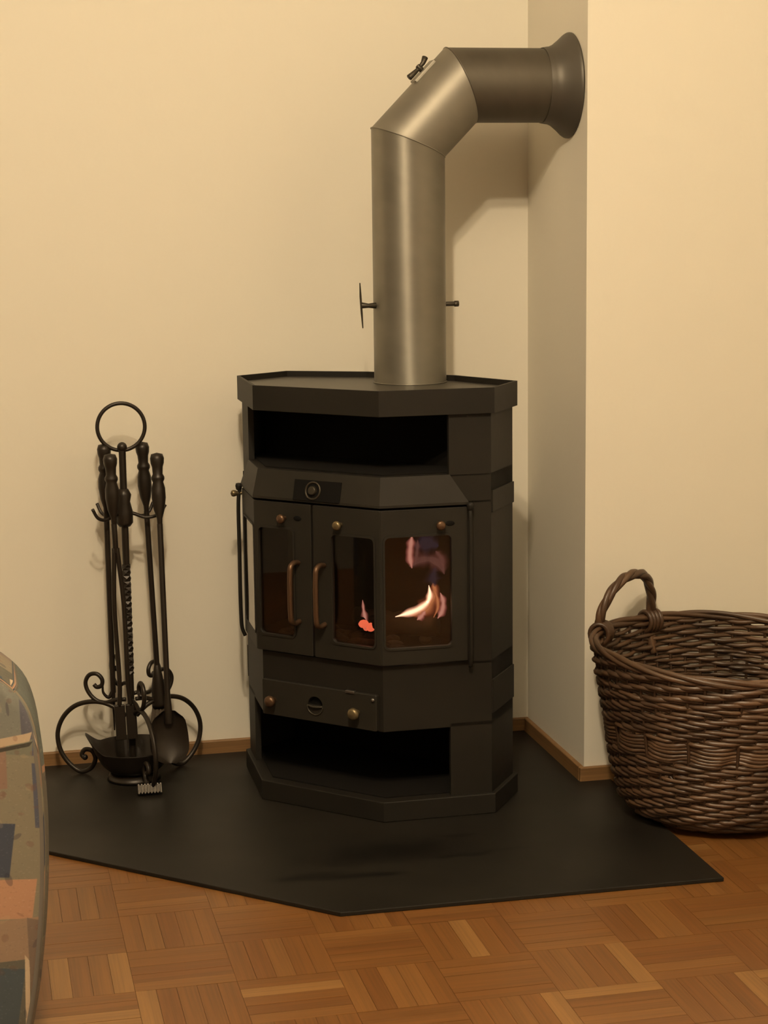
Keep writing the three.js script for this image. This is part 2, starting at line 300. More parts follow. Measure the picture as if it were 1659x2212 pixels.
  const dl = obj('door', uvWorld(merge([on('left', plate(-0.060, h + ext * 0.9, winL)), on('centre', plate(-hc - ext * 0.9, SEAM - 0.0025, winLc)), on('left', rim(winL)), on('centre', rim(winLc))])), M.ironDoor, stove);
  obj('window_pane', on('centre', pane(winLc)), M.glass, dl); obj('window_pane', on('left', pane(winL, 0.0095)), M.glass, dl);
  obj('handle', handle('centre', -0.044), M.copper, dl); obj('catch_knob', knob('centre', -0.075, 0.609, 0.0095), M.copper, dl); obj('catch_slot', slot('centre', -0.044, 0.610), M.black, dl);
  obj('hinge_rod', hinge('left', -0.063), M.iron, dl);
  obj('hinge_knob', on('left', lathe([[0, 0.024], [0.006, 0.022], [0.0075, 0.018], [0.006, 0.012], [0.004, 0.009], [0.004, 0]], 18).rotateX(Math.PI / 2).translate(-0.063, Y(0.628), TH)), M.brass, dl);
  const dr = obj('door', uvWorld(merge([on('right', plate(-h - ext * 0.9, 0.060, winR)), on('centre', plate(SEAM + 0.0025, hc + ext * 0.9, winRc)), on('right', rim(winR)), on('centre', rim(winRc))])), M.ironDoor, stove);
  obj('window_pane', on('centre', pane(winRc)), M.glass, dr); obj('window_pane', on('right', pane(winR)), M.glass, dr);
  obj('handle', handle('centre', 0.018), M.copper, dr); obj('catch_knob', knob('centre', 0.060, 0.606, 0.0095), M.brass, dr); obj('catch_knob', knob('right', 0.002, 0.608, 0.0095), M.copper, dr); obj('catch_slot', slot('right', 0.024, 0.609), M.black, dr);
  obj('hinge_rod', hinge('right', 0.064), M.iron, dr);
  // ash drawer front with two knobs, a half-moon finger hole and a latch
  const shp = rrect(-hc + 0.004, hc - 0.010, Y(0.194), Y(0.268), 0.003);
  const hm = new THREE.Path(); hm.moveTo(0.007, Y(0.228)); hm.absarc(-0.011, Y(0.228), 0.018, 0, Math.PI, false); hm.closePath(); shp.holes.push(hm);
  const ash = obj('ash_drawer', uvWorld(on('centre', new THREE.ExtrudeGeometry(shp, { depth: 0.008, bevelEnabled: true, bevelThickness: 0.001, bevelSize: 0.001, bevelOffset: -0.001, bevelSegments: 1, curveSegments: 16 }).translate(0, 0, 0.001))), M.ironDoor, stove);
  obj('finger_lip', on('centre', merge([tube([[-0.029, Y(0.227), 0.010], [-0.011, Y(0.226), 0.015], [0.007, Y(0.227), 0.010]], 0.0022, 20, 8), sweep(Array.from({ length: 19 }, (_, i) => V(-0.011 + 0.019 * Math.cos(Math.PI + i / 18 * Math.PI), Y(0.226) + 0.017 * Math.sin(Math.PI + i / 18 * Math.PI), 0.0105)), 0.0016, 8)])), M.darkSteel, ash);
  obj('hole_backing', on('centre', box(-0.031, 0.009, Y(0.226), Y(0.250), 0.0005, 0.0012)), M.black, ash);
  const dk = (x, y, r) => on('centre', lathe([[0, 0.026], [r * 0.65, 0.025], [r * 0.97, 0.021], [r, 0.016], [r * 0.8, 0.011], [r * 0.42, 0.008], [r * 0.42, 0]], 28).rotateX(Math.PI / 2).translate(x, Y(y), 0.009));
  obj('knob', dk(-0.112, 0.227, 0.012), M.copper, ash); obj('knob', dk(0.092, 0.2285, 0.0125), M.brass, ash);
  obj('latch', on('centre', rbox(0.064, 0.086, Y(0.265), Y(0.271), 0.004, 0.013, 0.0015)), M.steel, ash);
  obj('screw', on('centre', lathe([[0, 0.006], [0.003, 0.0055], [0.004, 0.003], [0.004, 0]], 14).rotateX(Math.PI / 2).translate(0.129, Y(0.258), 0.008)), M.steel, ash);
}

// ------------------------------------------------------------------ stove pipe
{
  const px = -0.345, pz = 0.29, r = 0.0755, J1 = 1.353, J2 = -0.233, yT = 1.468;
  const pipe = thing('stove_pipe', 'grey steel stove pipe bending from stove lid into chimney wall', 'stove pipe', [px, 0.8615, pz]);
  const Lx = (x) => x - px, Ly = (y) => y - 0.8615;
  // a pipe piece with mitred ends: rings cut by planes
  function piece(a, b, na, nb, rad, inset0 = 0) {
    const d = b.clone().sub(a).normalize(), z = V(0, 0, 1), s = z.clone().cross(d).normalize(), pos = [], uv = [], idx = [], n = 56, rows = 24;
    for (let k = 0; k <= rows; k++) for (let j = 0; j <= n; j++) {
      const t = j / n * Math.PI * 2, o = s.clone().multiplyScalar(Math.cos(t) * rad).add(z.clone().multiplyScalar(Math.sin(t) * rad));
      const la = -o.dot(na) / d.dot(na), lb = -o.dot(nb) / d.dot(nb);
      const A = a.clone().add(o).addScaledVector(d, la), B = b.clone().add(o).addScaledVector(d, lb), p = A.lerp(B, k / rows);
      pos.push(p.x, p.y, p.z); uv.push(j / n * 0.47, k / rows * a.distanceTo(b));
    }
    for (let k = 0; k < rows; k++) for (let j = 0; j < n; j++) { const q = k * (n + 1) + j; idx.push(q, q + 1, q + n + 1, q + 1, q + n + 2, q + n + 1); }
    const gg = new THREE.BufferGeometry(); gg.setAttribute('position', new THREE.Float32BufferAttribute(pos, 3)); gg.setAttribute('uv', new THREE.Float32BufferAttribute(uv, 2)); gg.setIndex(idx); gg.computeVertexNormals();
    // close the seam's normals
    const nn = gg.attributes.normal; for (let k = 0; k <= rows; k++) { const q = k * (n + 1), e = q + n; const m = V(nn.getX(q) + nn.getX(e), nn.getY(q) + nn.getY(e), nn.getZ(q) + nn.getZ(e)).normalize(); nn.setXYZ(q, m.x, m.y, m.z); nn.setXYZ(e, m.x, m.y, m.z); }
    return gg;
  }
  const A = V(0, 0, 0), B = V(0, Ly(J1), 0), C = V(Lx(J2), Ly(yT), 0), D = V(Lx(-0.0005), Ly(yT), 0);
  const up = V(0, 1, 0), dg = C.clone().sub(B).normalize(), rt = V(1, 0, 0);
  const n1 = up.clone().add(dg).normalize(), n2 = dg.clone().add(rt).normalize();
  const seam = (p, nrm) => { // thin weld bead along a mitre
    const z = V(0, 0, 1), out = []; const s = z.clone().cross(nrm).normalize(); const k = 1 / Math.cos(Math.PI / 8);
    for (let j = 0; j < 60; j++) { const t = j / 60 * Math.PI * 2; out.push(p.clone().addScaledVector(s, Math.cos(t) * r * k).addScaledVector(z, Math.sin(t) * r)); }
    return sweep(out, 0.0014, 6, { closed: true });
  };
  obj('upright_section', [piece(A, B, up, n1, r), sweep(Array.from({ length: 60 }, (_, j) => V(Math.cos(j / 60 * 6.2832) * (r + 0.0005), 0.0012, Math.sin(j / 60 * 6.2832) * (r + 0.0005))), 0.0012, 8, { closed: true })], M.pipe, pipe);
  const el = obj('elbow_section', [piece(B, C, n1, n2, r), seam(B, n1)], M.pipeElbow, pipe);
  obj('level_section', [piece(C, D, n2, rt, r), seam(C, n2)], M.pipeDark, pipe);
  // cleaning hatch with a wing nut on the elbow's outer side
  const o = dg.clone().cross(V(0, 0, 1)).normalize().multiplyScalar(-1), mid = B.clone().lerp(C, 0.78);
  const mat = new THREE.Matrix4().makeBasis(dg, o, dg.clone().cross(o)).setPosition(mid.x + o.x * r, mid.y + o.y * r, mid.z + o.z * r);
  const hatch = obj('cleaning_hatch', [rbox(-0.03, 0.03, -0.006, 0.003, -0.02, 0.02, 0.002).applyMatrix4(mat)], M.pipe, el);
  obj('wing_nut', [lathe([[0, 0.018], [0.005, 0.017], [0.006, 0.006], [0.004, 0.0]], 16).applyMatrix4(mat), sweep([V(-0.03, 0.013, 0.004), V(-0.012, 0.011, 0), V(0, 0.011, 0), V(0.012, 0.012, 0), V(0.024, 0.016, -0.004)], t => 0.0035 + 0.003 * Math.abs(t - 0.5) * 2, 10).applyMatrix4(mat)], M.darkSteel, el);
  // flared wall rosette
  const ros = [[r + 0.001, 0.060], [r + 0.003, 0.050], [r + 0.0035, 0.044], [r + 0.008, 0.034], [r + 0.019, 0.020], [r + 0.029, 0.009], [r + 0.032, 0.004], [r + 0.032, 0.001], [r + 0.029, 0.001], [r + 0.018, 0.014], [r + 0.004, 0.036]];
  obj('wall_rosette', lathe(ros, 64).rotateZ(Math.PI / 2).translate(Lx(0), Ly(yT), 0), M.rosette, pipe);
  // damper spindle: T grip on the left, stub on the right
  const yd = Ly(1.0230);
  obj('damper_handle', [sweep([V(-r + 0.002, yd, 0.01), V(-r - 0.014, yd, 0.01), V(-r - 0.029, yd + 0.001, 0.01)], t => 0.0045 + 0.002 * Math.pow(Math.abs(2 * t - 1), 3), 12), sweep([V(-r - 0.0315, yd + 0.047, 0.010), V(-r - 0.0305, yd + 0.02, 0.010), V(-r - 0.0285, yd - 0.015, 0.010), V(-r - 0.0265, yd - 0.046, 0.010)], t => 0.0028 - 0.0016 * Math.abs(2 * t - 1), 10, {})], M.darkSteel, pipe);
  obj('damper_stub', [sweep([V(r - 0.002, yd, 0.01), V(r + 0.0255, yd, 0.01)], 0.0048, 14), sweep([V(r + 0.018, yd, 0.01), V(r + 0.027, yd, 0.01)], 0.0062, 6)], M.darkSteel, pipe);
}

// ------------------------------------------------------------------ fire: logs, embers and flames inside the firebox
{
  const log = (name, label, a, b, r) => {
    const pts = []; for (let i = 0; i <= 14; i++) { const t = i / 14; pts.push(V(a[0] + (b[0] - a[0]) * t + 0.003 * Math.sin(t * 9), a[1] + (b[1] - a[1]) * t + 0.002 * Math.sin(t * 13 + 1), a[2] + (b[2] - a[2]) * t)); }
    const m = obj(name, sweep(pts, t => r * (0.94 + 0.08 * Math.sin(t * 23)), 12), M.logBark); tag(m, label, 'log'); return m;
  };
  log('burning_log', 'charred log lying behind the right stove window under the bright flame', [-0.47, 0.370, 0.365], [-0.33, 0.370, 0.445], 0.022);
  log('burning_log', 'smaller charred log lying deep at the back of the stove fire', [-0.47, 0.370, 0.29], [-0.38, 0.370, 0.36], 0.018);
  { // bed of grey ash and charcoal under the fire
    const gs = []; for (let i = 0; i < 60; i++) { const g1 = new THREE.IcosahedronGeometry(1, 1).scale(rr(0.012, 0.026), rr(0.006, 0.012), rr(0.012, 0.024)); const u = rr(-0.16, 0.16), w = rr(-0.20, -0.05); gs.push(g1.translate(-0.584 + (u - w) * 0.7071, 0.338 + 0.006 * rnd(), 0.475 + (u + w) * 0.7071)); }
    const bed = tag(obj('ash_bed', gs, M.logBark), 'dark bed of ash and charcoal on the stove firebox floor', 'ash'); bed.userData.kind = 'stuff';
  }
  const em = thing('ember_pile', 'red glowing embers behind the narrow middle stove window', 'embers', [-0.473, 0.362, 0.455]);
  for (let i = 0; i < 9; i++) { const s = new THREE.IcosahedronGeometry(1, 1).scale(rr(0.007, 0.014), rr(0.006, 0.013), rr(0.008, 0.013)); obj('ember', s.translate(rr(-0.022, 0.02), 0.013 + 0.024 * rnd(), rr(-0.02, 0.02)), i % 3 ? M.ember : M.soot, em); }
  // a flame tongue: nested soft shells, each thinner and brighter than the one outside it
  const tongue = (name, shells, pts, r, parent) => {
    for (const [scale, mat] of shells) obj(name, sweep(curve(pts, 26), t => Math.max(0.0002, r * scale * Math.pow(Math.sin(Math.PI * Math.min(1, 0.03 + t * 0.96)), 0.9) * (1 + 0.22 * Math.sin(t * 11 + r * 900) + 0.12 * Math.sin(t * 23 + r * 500))), 12, { flat: 0.6 }), mat, parent);
  };
  const z0 = 0.45;
  const fl = thing('flame', 'bright orange and white flame licking up behind the right stove window', 'flame', [-0.36, 0.40, z0]);
  const L = (x, y, z = 0) => [x + 0.36, y - 0.40, z];
  tongue('flame_tongue', M.flameWhite, [L(-0.420, 0.398), L(-0.398, 0.403), L(-0.372, 0.411), L(-0.352, 0.425), L(-0.347, 0.440), L(-0.349, 0.460)], 0.0052, fl);
  tongue('flame_tongue', M.flameOrange, [L(-0.385, 0.396, -0.01), L(-0.362, 0.402, -0.01), L(-0.345, 0.420, -0.01), L(-0.334, 0.444, -0.01), L(-0.338, 0.462, -0.01)], 0.011, fl);
  tongue('flame_tongue', M.flamePink, [L(-0.332, 0.390, 0.004), L(-0.323, 0.404, 0.004), L(-0.320, 0.424, 0.004), L(-0.326, 0.444, 0.004)], 0.0055, fl);
  tongue('flame_tongue', M.flameOrange, [L(-0.340, 0.392, 0.002), L(-0.331, 0.412, 0.002), L(-0.333, 0.436, 0.002), L(-0.340, 0.452, 0.002)], 0.0035, fl);
  tongue('flame_tongue', M.flamePink, [L(-0.376, 0.390, 0.006), L(-0.366, 0.398, 0.006), L(-0.358, 0.408, 0.006)], 0.005, fl);
  const up = thing('flame', 'faint pink and violet flame wisp curling high in the right stove window', 'flame', [-0.36, 0.53, z0]);
  const K = (x, y, z = 0) => [x + 0.36, y - 0.53, z];
  tongue('flame_tongue', M.flamePink, [K(-0.384, 0.497), K(-0.388, 0.522), K(-0.386, 0.545), K(-0.383, 0.566)], 0.0062, up);
  tongue('flame_tongue', M.flameDim, [K(-0.378, 0.505, 0.003), K(-0.374, 0.530, 0.003), K(-0.372, 0.556, 0.003)], 0.006, up);
  tongue('flame_tongue', M.flameDim, [K(-0.388, 0.500, -0.004), K(-0.366, 0.512, -0.004), K(-0.342, 0.512, -0.004), K(-0.322, 0.498, -0.004), K(-0.315, 0.480, -0.004)], 0.014, up);
  tongue('flame_tongue', M.flameDim, [K(-0.334, 0.530, 0.0), K(-0.322, 0.514, 0.0), K(-0.318, 0.492, 0.0)], 0.008, up);
  tongue('flame_tongue', M.flameBlue, [K(-0.376, 0.540, -0.012), K(-0.350, 0.545, -0.012), K(-0.325, 0.538, -0.012)], 0.024, up);
  tongue('flame_tongue', M.flameBlue, [K(-0.334, 0.455, -0.008), K(-0.338, 0.475, -0.008), K(-0.332, 0.495, -0.008)], 0.011, up);
  const sm = thing('flame', 'small thin red flame rising from the embers in the middle stove window', 'flame', [-0.48, 0.39, 0.462]);
  tongue('flame_tongue', M.flamePink, [[-0.004, -0.012, 0], [-0.004, 0.008, 0], [-0.007, 0.028, 0], [-0.009, 0.050, 0]], 0.0035, sm);
  const p = new THREE.PointLight(lin(1, 0.42, 0.14), FIRE_POWER, 0, 2); p.position.set(-0.352, 0.425, 0.449); p.castShadow = true; p.shadow.radius = 0.1; scene.add(p);
}

// ------------------------------------------------------------------ fireside tool stand
const SX = -0.937, SZ = 0.14;
{
  const st = thing('fireside_tool_stand', 'black wrought-iron fireside tool stand with ring top and scroll feet', 'tool stand', [SX, SLAB, SZ]);
  const rod = 0.0052;
  obj('pole', [sweep([V(0, 0.03, 0), V(0, 0.23, 0)], 0.0075, 12), sweep(Array.from({ length: 40 }, (_, i) => V(0, 0.23 + i / 39 * 0.24, 0)), 0.0095, 4, { twist: 27, crease: true }), sweep([V(0, 0.47, 0), V(0, 0.715, 0)], 0.0075, 12), new THREE.SphereGeometry(0.0105, 20, 14).translate(0, 0.722, 0)], M.wrought, st);
  obj('ring', new THREE.TorusGeometry(0.050, 0.0042, 12, 56).translate(0, 0.764, -0.008), M.wrought, st);
  const big = [[0.012, 0.135], [0.035, 0.152], [0.065, 0.163], [0.098, 0.163], [0.130, 0.152], [0.157, 0.126], [0.171, 0.090], [0.166, 0.052], [0.146, 0.022], [0.120, 0.0055], [0.098, 0.014], [0.086, 0.036], [0.094, 0.054], [0.110, 0.055], [0.117, 0.044], [0.110, 0.036]];
  const small = [[0.012, 0.172], [0.035, 0.170], [0.058, 0.163], [0.080, 0.168], [0.098, 0.188], [0.102, 0.208], [0.092, 0.224], [0.075, 0.226], [0.064, 0.214], [0.066, 0.201], [0.077, 0.197], [0.083, 0.203]];
  const dir = (a) => (p) => V(Math.cos(a) * p[0], p[1], Math.sin(a) * p[0]);
  for (const a of [Math.PI + 0.42, -0.42, Math.PI / 2 - 0.2]) obj('scroll_foot', [sweep(curve(big.map(dir(a)), 90), rod, 10), sweep(curve(small.map(dir(a)), 60), rod * 0.9, 10), new THREE.SphereGeometry(0.0065, 12, 8).translate(...dir(a)([0.110, 0.038]).toArray())], M.wrought, st);
  obj('scroll', [sweep(curve(small.map(p => [p[0] * 0.98, p[1] + 0.012]).map(dir(-0.80)), 60), rod * 0.9, 10), sweep(curve(small.map(p => [p[0] * 0.62, p[1] + 0.035]).map(dir(Math.PI + 0.95)), 60), rod * 0.8, 10)], M.wrought, st);
  // hanger with four hooks
  const hook = (a, k = 1) => tube([[0, 0.585, 0], [Math.cos(a) * 0.022, 0.578, Math.sin(a) * 0.022], [Math.cos(a) * 0.045, 0.570, Math.sin(a) * 0.045], [Math.cos(a) * 0.062 * k, 0.576, Math.sin(a) * 0.062], [Math.cos(a) * 0.074 * k, 0.596, Math.sin(a) * 0.074]], 0.0036, 24, 8);
  obj('hanger', [lathe([[0, 0.635], [0.010, 0.632], [0.016, 0.62], [0.013, 0.605], [0.018, 0.585], [0.018, 0.560], [0.012, 0.552], [0, 0.552]], 20), hook(2.75), hook(3.9), hook(-0.5), hook(0.1, 1.18)], M.wrought, st);
  // low lobed dish round the pole
  const nU = 64, nV = 10, pos = [], idx = []; const prof = [[0.0, 0.016], [0.03, 0.014], [0.052, 0.018], [0.068, 0.030], [0.078, 0.046], [0.085, 0.060], [0.092, 0.070]];
  for (let side = 0; side < 2; side++) for (let k = 0; k < prof.length; k++) for (let j = 0; j <= nU; j++) {
    const a = j / nU * Math.PI * 2, lob = Math.pow(Math.max(0, Math.cos(2 * a)), 1.5), t = k / (prof.length - 1);
    const rad = prof[k][0] * (1 + 0.10 * lob * t * t), yy = prof[k][1] + lob * t * t * 0.034 + (side ? 0.003 : 0);
    pos.push(Math.cos(a) * rad, yy, Math.sin(a) * rad * 0.95 + 0.012);
  }
  const w = nU + 1, off = prof.length * w;
  for (let k = 0; k < prof.length - 1; k++) for (let j = 0; j < nU; j++) { const q = k * w + j; idx.push(q, q + 1, q + w, q + 1, q + w + 1, q + w); const z = q + off; idx.push(z, z + w, z + 1, z + 1, z + w, z + w + 1); }
  for (let j = 0; j < nU; j++) { const q = (prof.length - 1) * w + j; idx.push(q, q + 1, q + off, q + 1, q + off + 1, q + off); }
  const dg = new THREE.BufferGeometry(); dg.setAttribute('position', new THREE.Float32BufferAttribute(pos, 3)); dg.setAttribute('uv', new THREE.Float32BufferAttribute(pos.filter((_, i) => i % 3 !== 1), 2)); dg.setIndex(idx); dg.computeVertexNormals();
  obj('dish', [dg.toNonIndexed(), lathe([[0, 0.02], [0.05, 0.018], [0.056, 0.006], [0.058, 0], [0, 0]], 36).translate(0, 0, 0.012)], M.wrought, st);
  // ribbed metal cap on the front foot
  const rib = []; for (let i = 0; i < 8; i++) rib.push(rbox(-0.026 + i * 0.0066, -0.026 + i * 0.0066 + 0.005, 0.0, 0.022, -0.008, 0.008, 0.002));
  obj('ribbed_cap', [...rib, rbox(-0.025, 0.025, 0.003, 0.019, -0.0065, 0.0065, 0.001)].map(q => q.rotateX(-0.35).translate(0.022, 0.004, 0.145)), M.steel, st).userData = { label: 'silvery ribbed cap on the front foot' };
}
// ---- the four tools hanging on it: a lathe-turned grip, a shaft, and a working end
const dirY = V(0, 1, 0);
function tool(name, label, top, foot, gripLen, buildEnd, shaftR = 0.0060) {
  const t = thing(name, label, 'fireside tool', foot, 0);
  const d = V(top[0] - foot[0], top[1] - foot[1], top[2] - foot[2]), len = d.length(), q = new THREE.Quaternion().setFromUnitVectors(dirY, d.normalize());
  const m = new THREE.Matrix4().makeRotationFromQuaternion(q);
  const G = (gs) => (Array.isArray(gs) ? gs : [gs]).map(x => x.applyMatrix4(m));
  const g0 = len - gripLen;
  obj('grip', G(lathe([[0, g0 - 0.012], [0.005, g0 - 0.010], [0.006, g0 + 0.012], [0.0115, g0 + 0.03], [0.0150, g0 + 0.055], [0.0145, g0 + 0.075], [0.011, g0 + 0.088], [0.0138, g0 + 0.094], [0.0138, g0 + 0.099], [0.0105, g0 + 0.105], [0.0115, g0 + 0.12], [0.0140, len - 0.022], [0.0148, len - 0.012], [0.012, len - 0.003], [0, len]], 22)), M.wrought, t);
  const e = buildEnd(G, t);
  obj('shaft', G(sweep([V(0, e, 0), V(0, (e + g0) / 2, 0), V(0, g0, 0)], shaftR, 10)), M.wrought, t);
  return t;
}
tool('fire_poker', 'black fire poker hanging at the far left of the tool stand', [-0.974, 0.737, 0.125], [-0.972, 0.105, 0.105], 0.150, (G, t) => {
  obj('hook_point', G([sweep(curve([[0, 0.09, 0], [0, 0.05, 0], [0, 0, 0]], 14), q => 0.005 * (1 - 0.7 * q), 8), sweep(curve([[0, 0.09, 0], [-0.010, 0.075, 0], [-0.021, 0.086, 0], [-0.022, 0.105, 0]], 24), q => 0.0048 * (1 - 0.6 * q), 8)]), M.wrought, t); return 0.085;
});
tool('fire_tongs', 'black fire tongs with flat ends hanging left of the stand pole', [-0.966, 0.722, 0.178], [-0.950, 0.100, 0.166], 0.150, (G, t) => {
  for (const s of [-1, 1]) obj('jaw', G([sweep(curve([[s * 0.003, 0.42, 0], [s * 0.010, 0.30, 0], [s * 0.009, 0.12, 0], [s * 0.012, 0.075, 0]], 24), 0.0050, 8), rbox(s > 0 ? 0.001 : -0.023, s > 0 ? 0.023 : -0.001, 0, 0.078, -0.004, 0.004, 0.002)]), M.wrought, t);
  return 0.41;
});
tool('hearth_brush', 'black hearth brush hanging at the back right of the tool stand', [-0.893, 0.737, 0.118], [-0.872, 0.122, 0.112], 0.150, (G, t) => {
  obj('ferrule', G(lathe([[0, 0.13], [0.006, 0.125], [0.010, 0.105], [0.015, 0.075], [0.0165, 0.04], [0.0165, 0.03], [0, 0.03]], 18)), M.wrought, t);
  const b = []; for (let i = 0; i < 70; i++) { const a = rnd() * 6.283, r0 = Math.sqrt(rnd()) * 0.014, r1 = r0 * 1.55; b.push(sweep([V(Math.cos(a) * r0, 0.034, Math.sin(a) * r0), V(Math.cos(a) * r1, rr(-0.016, -0.006), Math.sin(a) * r1)], 0.0016, 4)); }
  obj('bristles', G(b), M.bristle, t).userData = { label: 'grey-brown bristles', kind: 'stuff' }; return 0.12;
});
tool('ash_shovel', 'black ash shovel with rounded blade hanging at the front right of the stand', [-0.868, 0.720, 0.178], [-0.868, 0.068, 0.262], 0.150, (G, t) => {
  const pos = [], idx = [], nx = 14, ny = 16;
  for (let s = 0; s < 2; s++) for (let j = 0; j <= ny; j++) for (let i = 0; i <= nx; i++) {
    const v = j / ny, u = i / nx * 2 - 1, hw = 0.041 * Math.pow(Math.sin(Math.PI * (0.18 + 0.80 * (1 - v) * 0.62 + 0.0)), 0.6) * (v < 0.3 ? Math.sqrt(Math.max(0.03, 1 - Math.pow((0.3 - v) / 0.3, 2) * 0.92)) : 1) * (v > 0.85 ? 1 - (v - 0.85) * 3.4 : 1);
    pos.push(u * hw, v * 0.112, 0.014 * u * u - 0.006 + (s ? 0.003 : 0) - 0.01 * Math.sin(v * Math.PI));
  }
  const w = nx + 1, o = w * (ny + 1);
  for (let j = 0; j < ny; j++) for (let i = 0; i < nx; i++) { const q = j * w + i; idx.push(q, q + w, q + 1, q + 1, q + w, q + w + 1, q + o, q + o + 1, q + o + w, q + o + 1, q + o + w + 1, q + o + w); }
  const gg = new THREE.BufferGeometry(); gg.setAttribute('position', new THREE.Float32BufferAttribute(pos, 3)); gg.setAttribute('uv', new THREE.Float32BufferAttribute(pos.filter((_, i) => i % 3 < 2), 2)); gg.setIndex(idx); gg.computeVertexNormals();
  obj('blade', G([gg.toNonIndexed(), sweep([V(0, 0.085, -0.004), V(0, 0.15, 0)], q => 0.010 - 0.004 * q, 12)]), M.wrought, t); return 0.13;
});

// ------------------------------------------------------------------ log basket
{
  const bc = [0.205, 0.675];
  const bk = thing('wicker_basket', 'large round brown wicker log basket with a loop handle by the chimney', 'basket', [bc[0], 0.0045, bc[1]]);
  bk.rotation.z = -0.024;
  const HT = 0.335, N = 48;
  const prof = (t) => { const k = [[0, 0.60], [0.04, 0.70], [0.12, 0.775], [0.3, 0.84], [0.55, 0.895], [0.8, 0.955], [0.92, 0.985], [1, 1.0]]; for (let i = 1; i < k.length; i++) if (t <= k[i][0]) { const s = (t - k[i - 1][0]) / (k[i][0] - k[i - 1][0]); return k[i - 1][1] + (k[i][1] - k[i - 1][1]) * s; } return 1; };
  const RX = 0.272, RZ = 0.240;
  const at = (a, t, off = 0) => { const s = prof(t); const lift = t * t * (0.012 * Math.pow(Math.max(0, -Math.cos(a)), 3) - 0.012 * Math.max(0, Math.sin(a)) + 0.020 * Math.max(0, -Math.sin(a))); return V(Math.cos(a) * (RX * s + off), 0.006 + t * (HT - 0.006) + lift, Math.sin(a) * (RZ * s + off)); };
  // stakes
  for (let i = 0; i < N; i++) { const a = i / N * Math.PI * 2; obj('stake', sweep(Array.from({ length: 14 }, (_, k) => at(a, k / 13)), 0.0034, 6), M.willows[2], bk); }
  // woven rods
  const rows = 44;
  for (let j = 0; j < rows; j++) {
    const t = (j + 0.3) / (rows + 0.4), up = j > rows - 8, same = t > 0.46 && t < 0.57, n = N * 6, pts = [], ph = up ? (j * 2.1) : 0;
    for (let k = 0; k < n; k++) {
      const a = k / n * Math.PI * 2, amp = 0.0058;
      // over two stakes, under one; each row starts one stake further on, except in a band where the rows lie in step
      const cw = Math.cos(a * 16 + (same ? j * 0.22 : j * 2.0944)), w2 = up ? Math.sin(a * 15 + ph) : Math.max(-1, Math.min(0.62, (cw + 0.30) * 1.25));
      const p = at(a, t, w2 * amp);
      p.y += (up ? 0.0014 * Math.sin(a * 15 + ph + 1.2) : (same ? -0.0026 * cw : 0) + 0.0012 * Math.sin(a * 5 + j * 1.7)) + 0.0008 * Math.sin(a * 17 + j); pts.push(p);
    }
    const rr0 = rr(0.0040, 0.0047) + (up ? 0.0006 : 0);
    obj('willow_rod', sweep(pts, u => rr0 * (1 + 0.10 * Math.sin(u * 40 + j)), 7, { closed: true }), M.willows[Math.floor(rnd() * 4)], bk);
  }
  // plaited rim of three strands
  for (let s = 0; s < 3; s++) {
    const pts = []; const n = 240;
    for (let k = 0; k < n; k++) { const a = k / n * Math.PI * 2, b = a * 5 + s * 2.0944, p = at(a, 1, Math.cos(b) * 0.0052); p.y += Math.sin(b) * 0.0055 + 0.001; pts.push(p); }
    obj('rim_strand', sweep(pts, u => 0.0054 + 0.0006 * Math.sin(u * 60 + s), 8, { closed: true }), M.willows[[1, 3, 0][s]], bk);
  }
  // loop handles, twisted from three rods each
  const arch = (a0, a1, ht, lean) => {
    const A = at(a0, 0.80), A1 = at(a0, 1.0, 0.004), Bq = at(a1, 0.80), B1 = at(a1, 1.0, 0.004), m = A1.clone().add(B1).multiplyScalar(0.5), inw = V(-m.x, 0, -m.z).normalize();
    const k = (u, y, l) => A1.clone().lerp(B1, u).setY(A1.y + (B1.y - A1.y) * u + y).addScaledVector(inw, l);
    const base = curve([A, A1, k(-0.02, ht * 0.35, lean * 0.35), k(0.10, ht * 0.72, lean * 0.7), k(0.30, ht * 0.95, lean * 0.93), k(0.5, ht, lean), k(0.72, ht * 0.92, lean * 0.9), k(0.90, ht * 0.62, lean * 0.6), k(0.985, ht * 0.28, lean * 0.3), B1, Bq], 110);
    for (let s = 0; s < 3; s++) {
      const n = base.length, pts = base.map((p, i) => { const tg = base[Math.min(n - 1, i + 1)].clone().sub(base[Math.max(0, i - 1)]).normalize(), e = tg.clone().cross(inw).normalize(), b = i / n * 20 + s * 2.0944; return p.clone().addScaledVector(e, Math.cos(b) * 0.0042).addScaledVector(inw, Math.sin(b) * 0.0042); });
      obj('handle_strand', sweep(pts, 0.0070, 8), M.willows[[1, 0, 3][s]], bk);
    }
    // lashing where the handle meets the rim
    for (const a of [a0, a1]) { const l = []; for (let q = 0; q < 4; q++) { const ring = [], cc = at(a + (q - 1.5) * 0.035, 0.985); for (let i = 0; i < 20; i++) { const b = i / 20 * 6.2832, rad = V(cc.x, 0, cc.z).normalize(); ring.push(cc.clone().addScaledVector(rad, Math.cos(b) * 0.019).add(V(0, Math.sin(b) * 0.021, 0))); } l.push(sweep(ring, 0.005, 7, { closed: true })); } obj('lashing', l, M.willows[0], bk); }
  };
  arch(Math.PI + 0.62, Math.PI + 1.27, 0.108, 0.02);
  // woven bottom
  const bot = []; for (let k = 1; k <= 12; k++) { const s = 0.60 * k / 12, ring = []; for (let i = 0; i < 72; i++) { const a = i / 72 * 6.2832; ring.push(V(Math.cos(a) * RX * s, 0.0075 + 0.001 * Math.sin(a * 12 + k * 3.14), Math.sin(a) * RZ * s)); } bot.push(sweep(ring, 0.0062, 6, { closed: true })); }
  obj('bottom', bot, M.willows[2], bk);
}

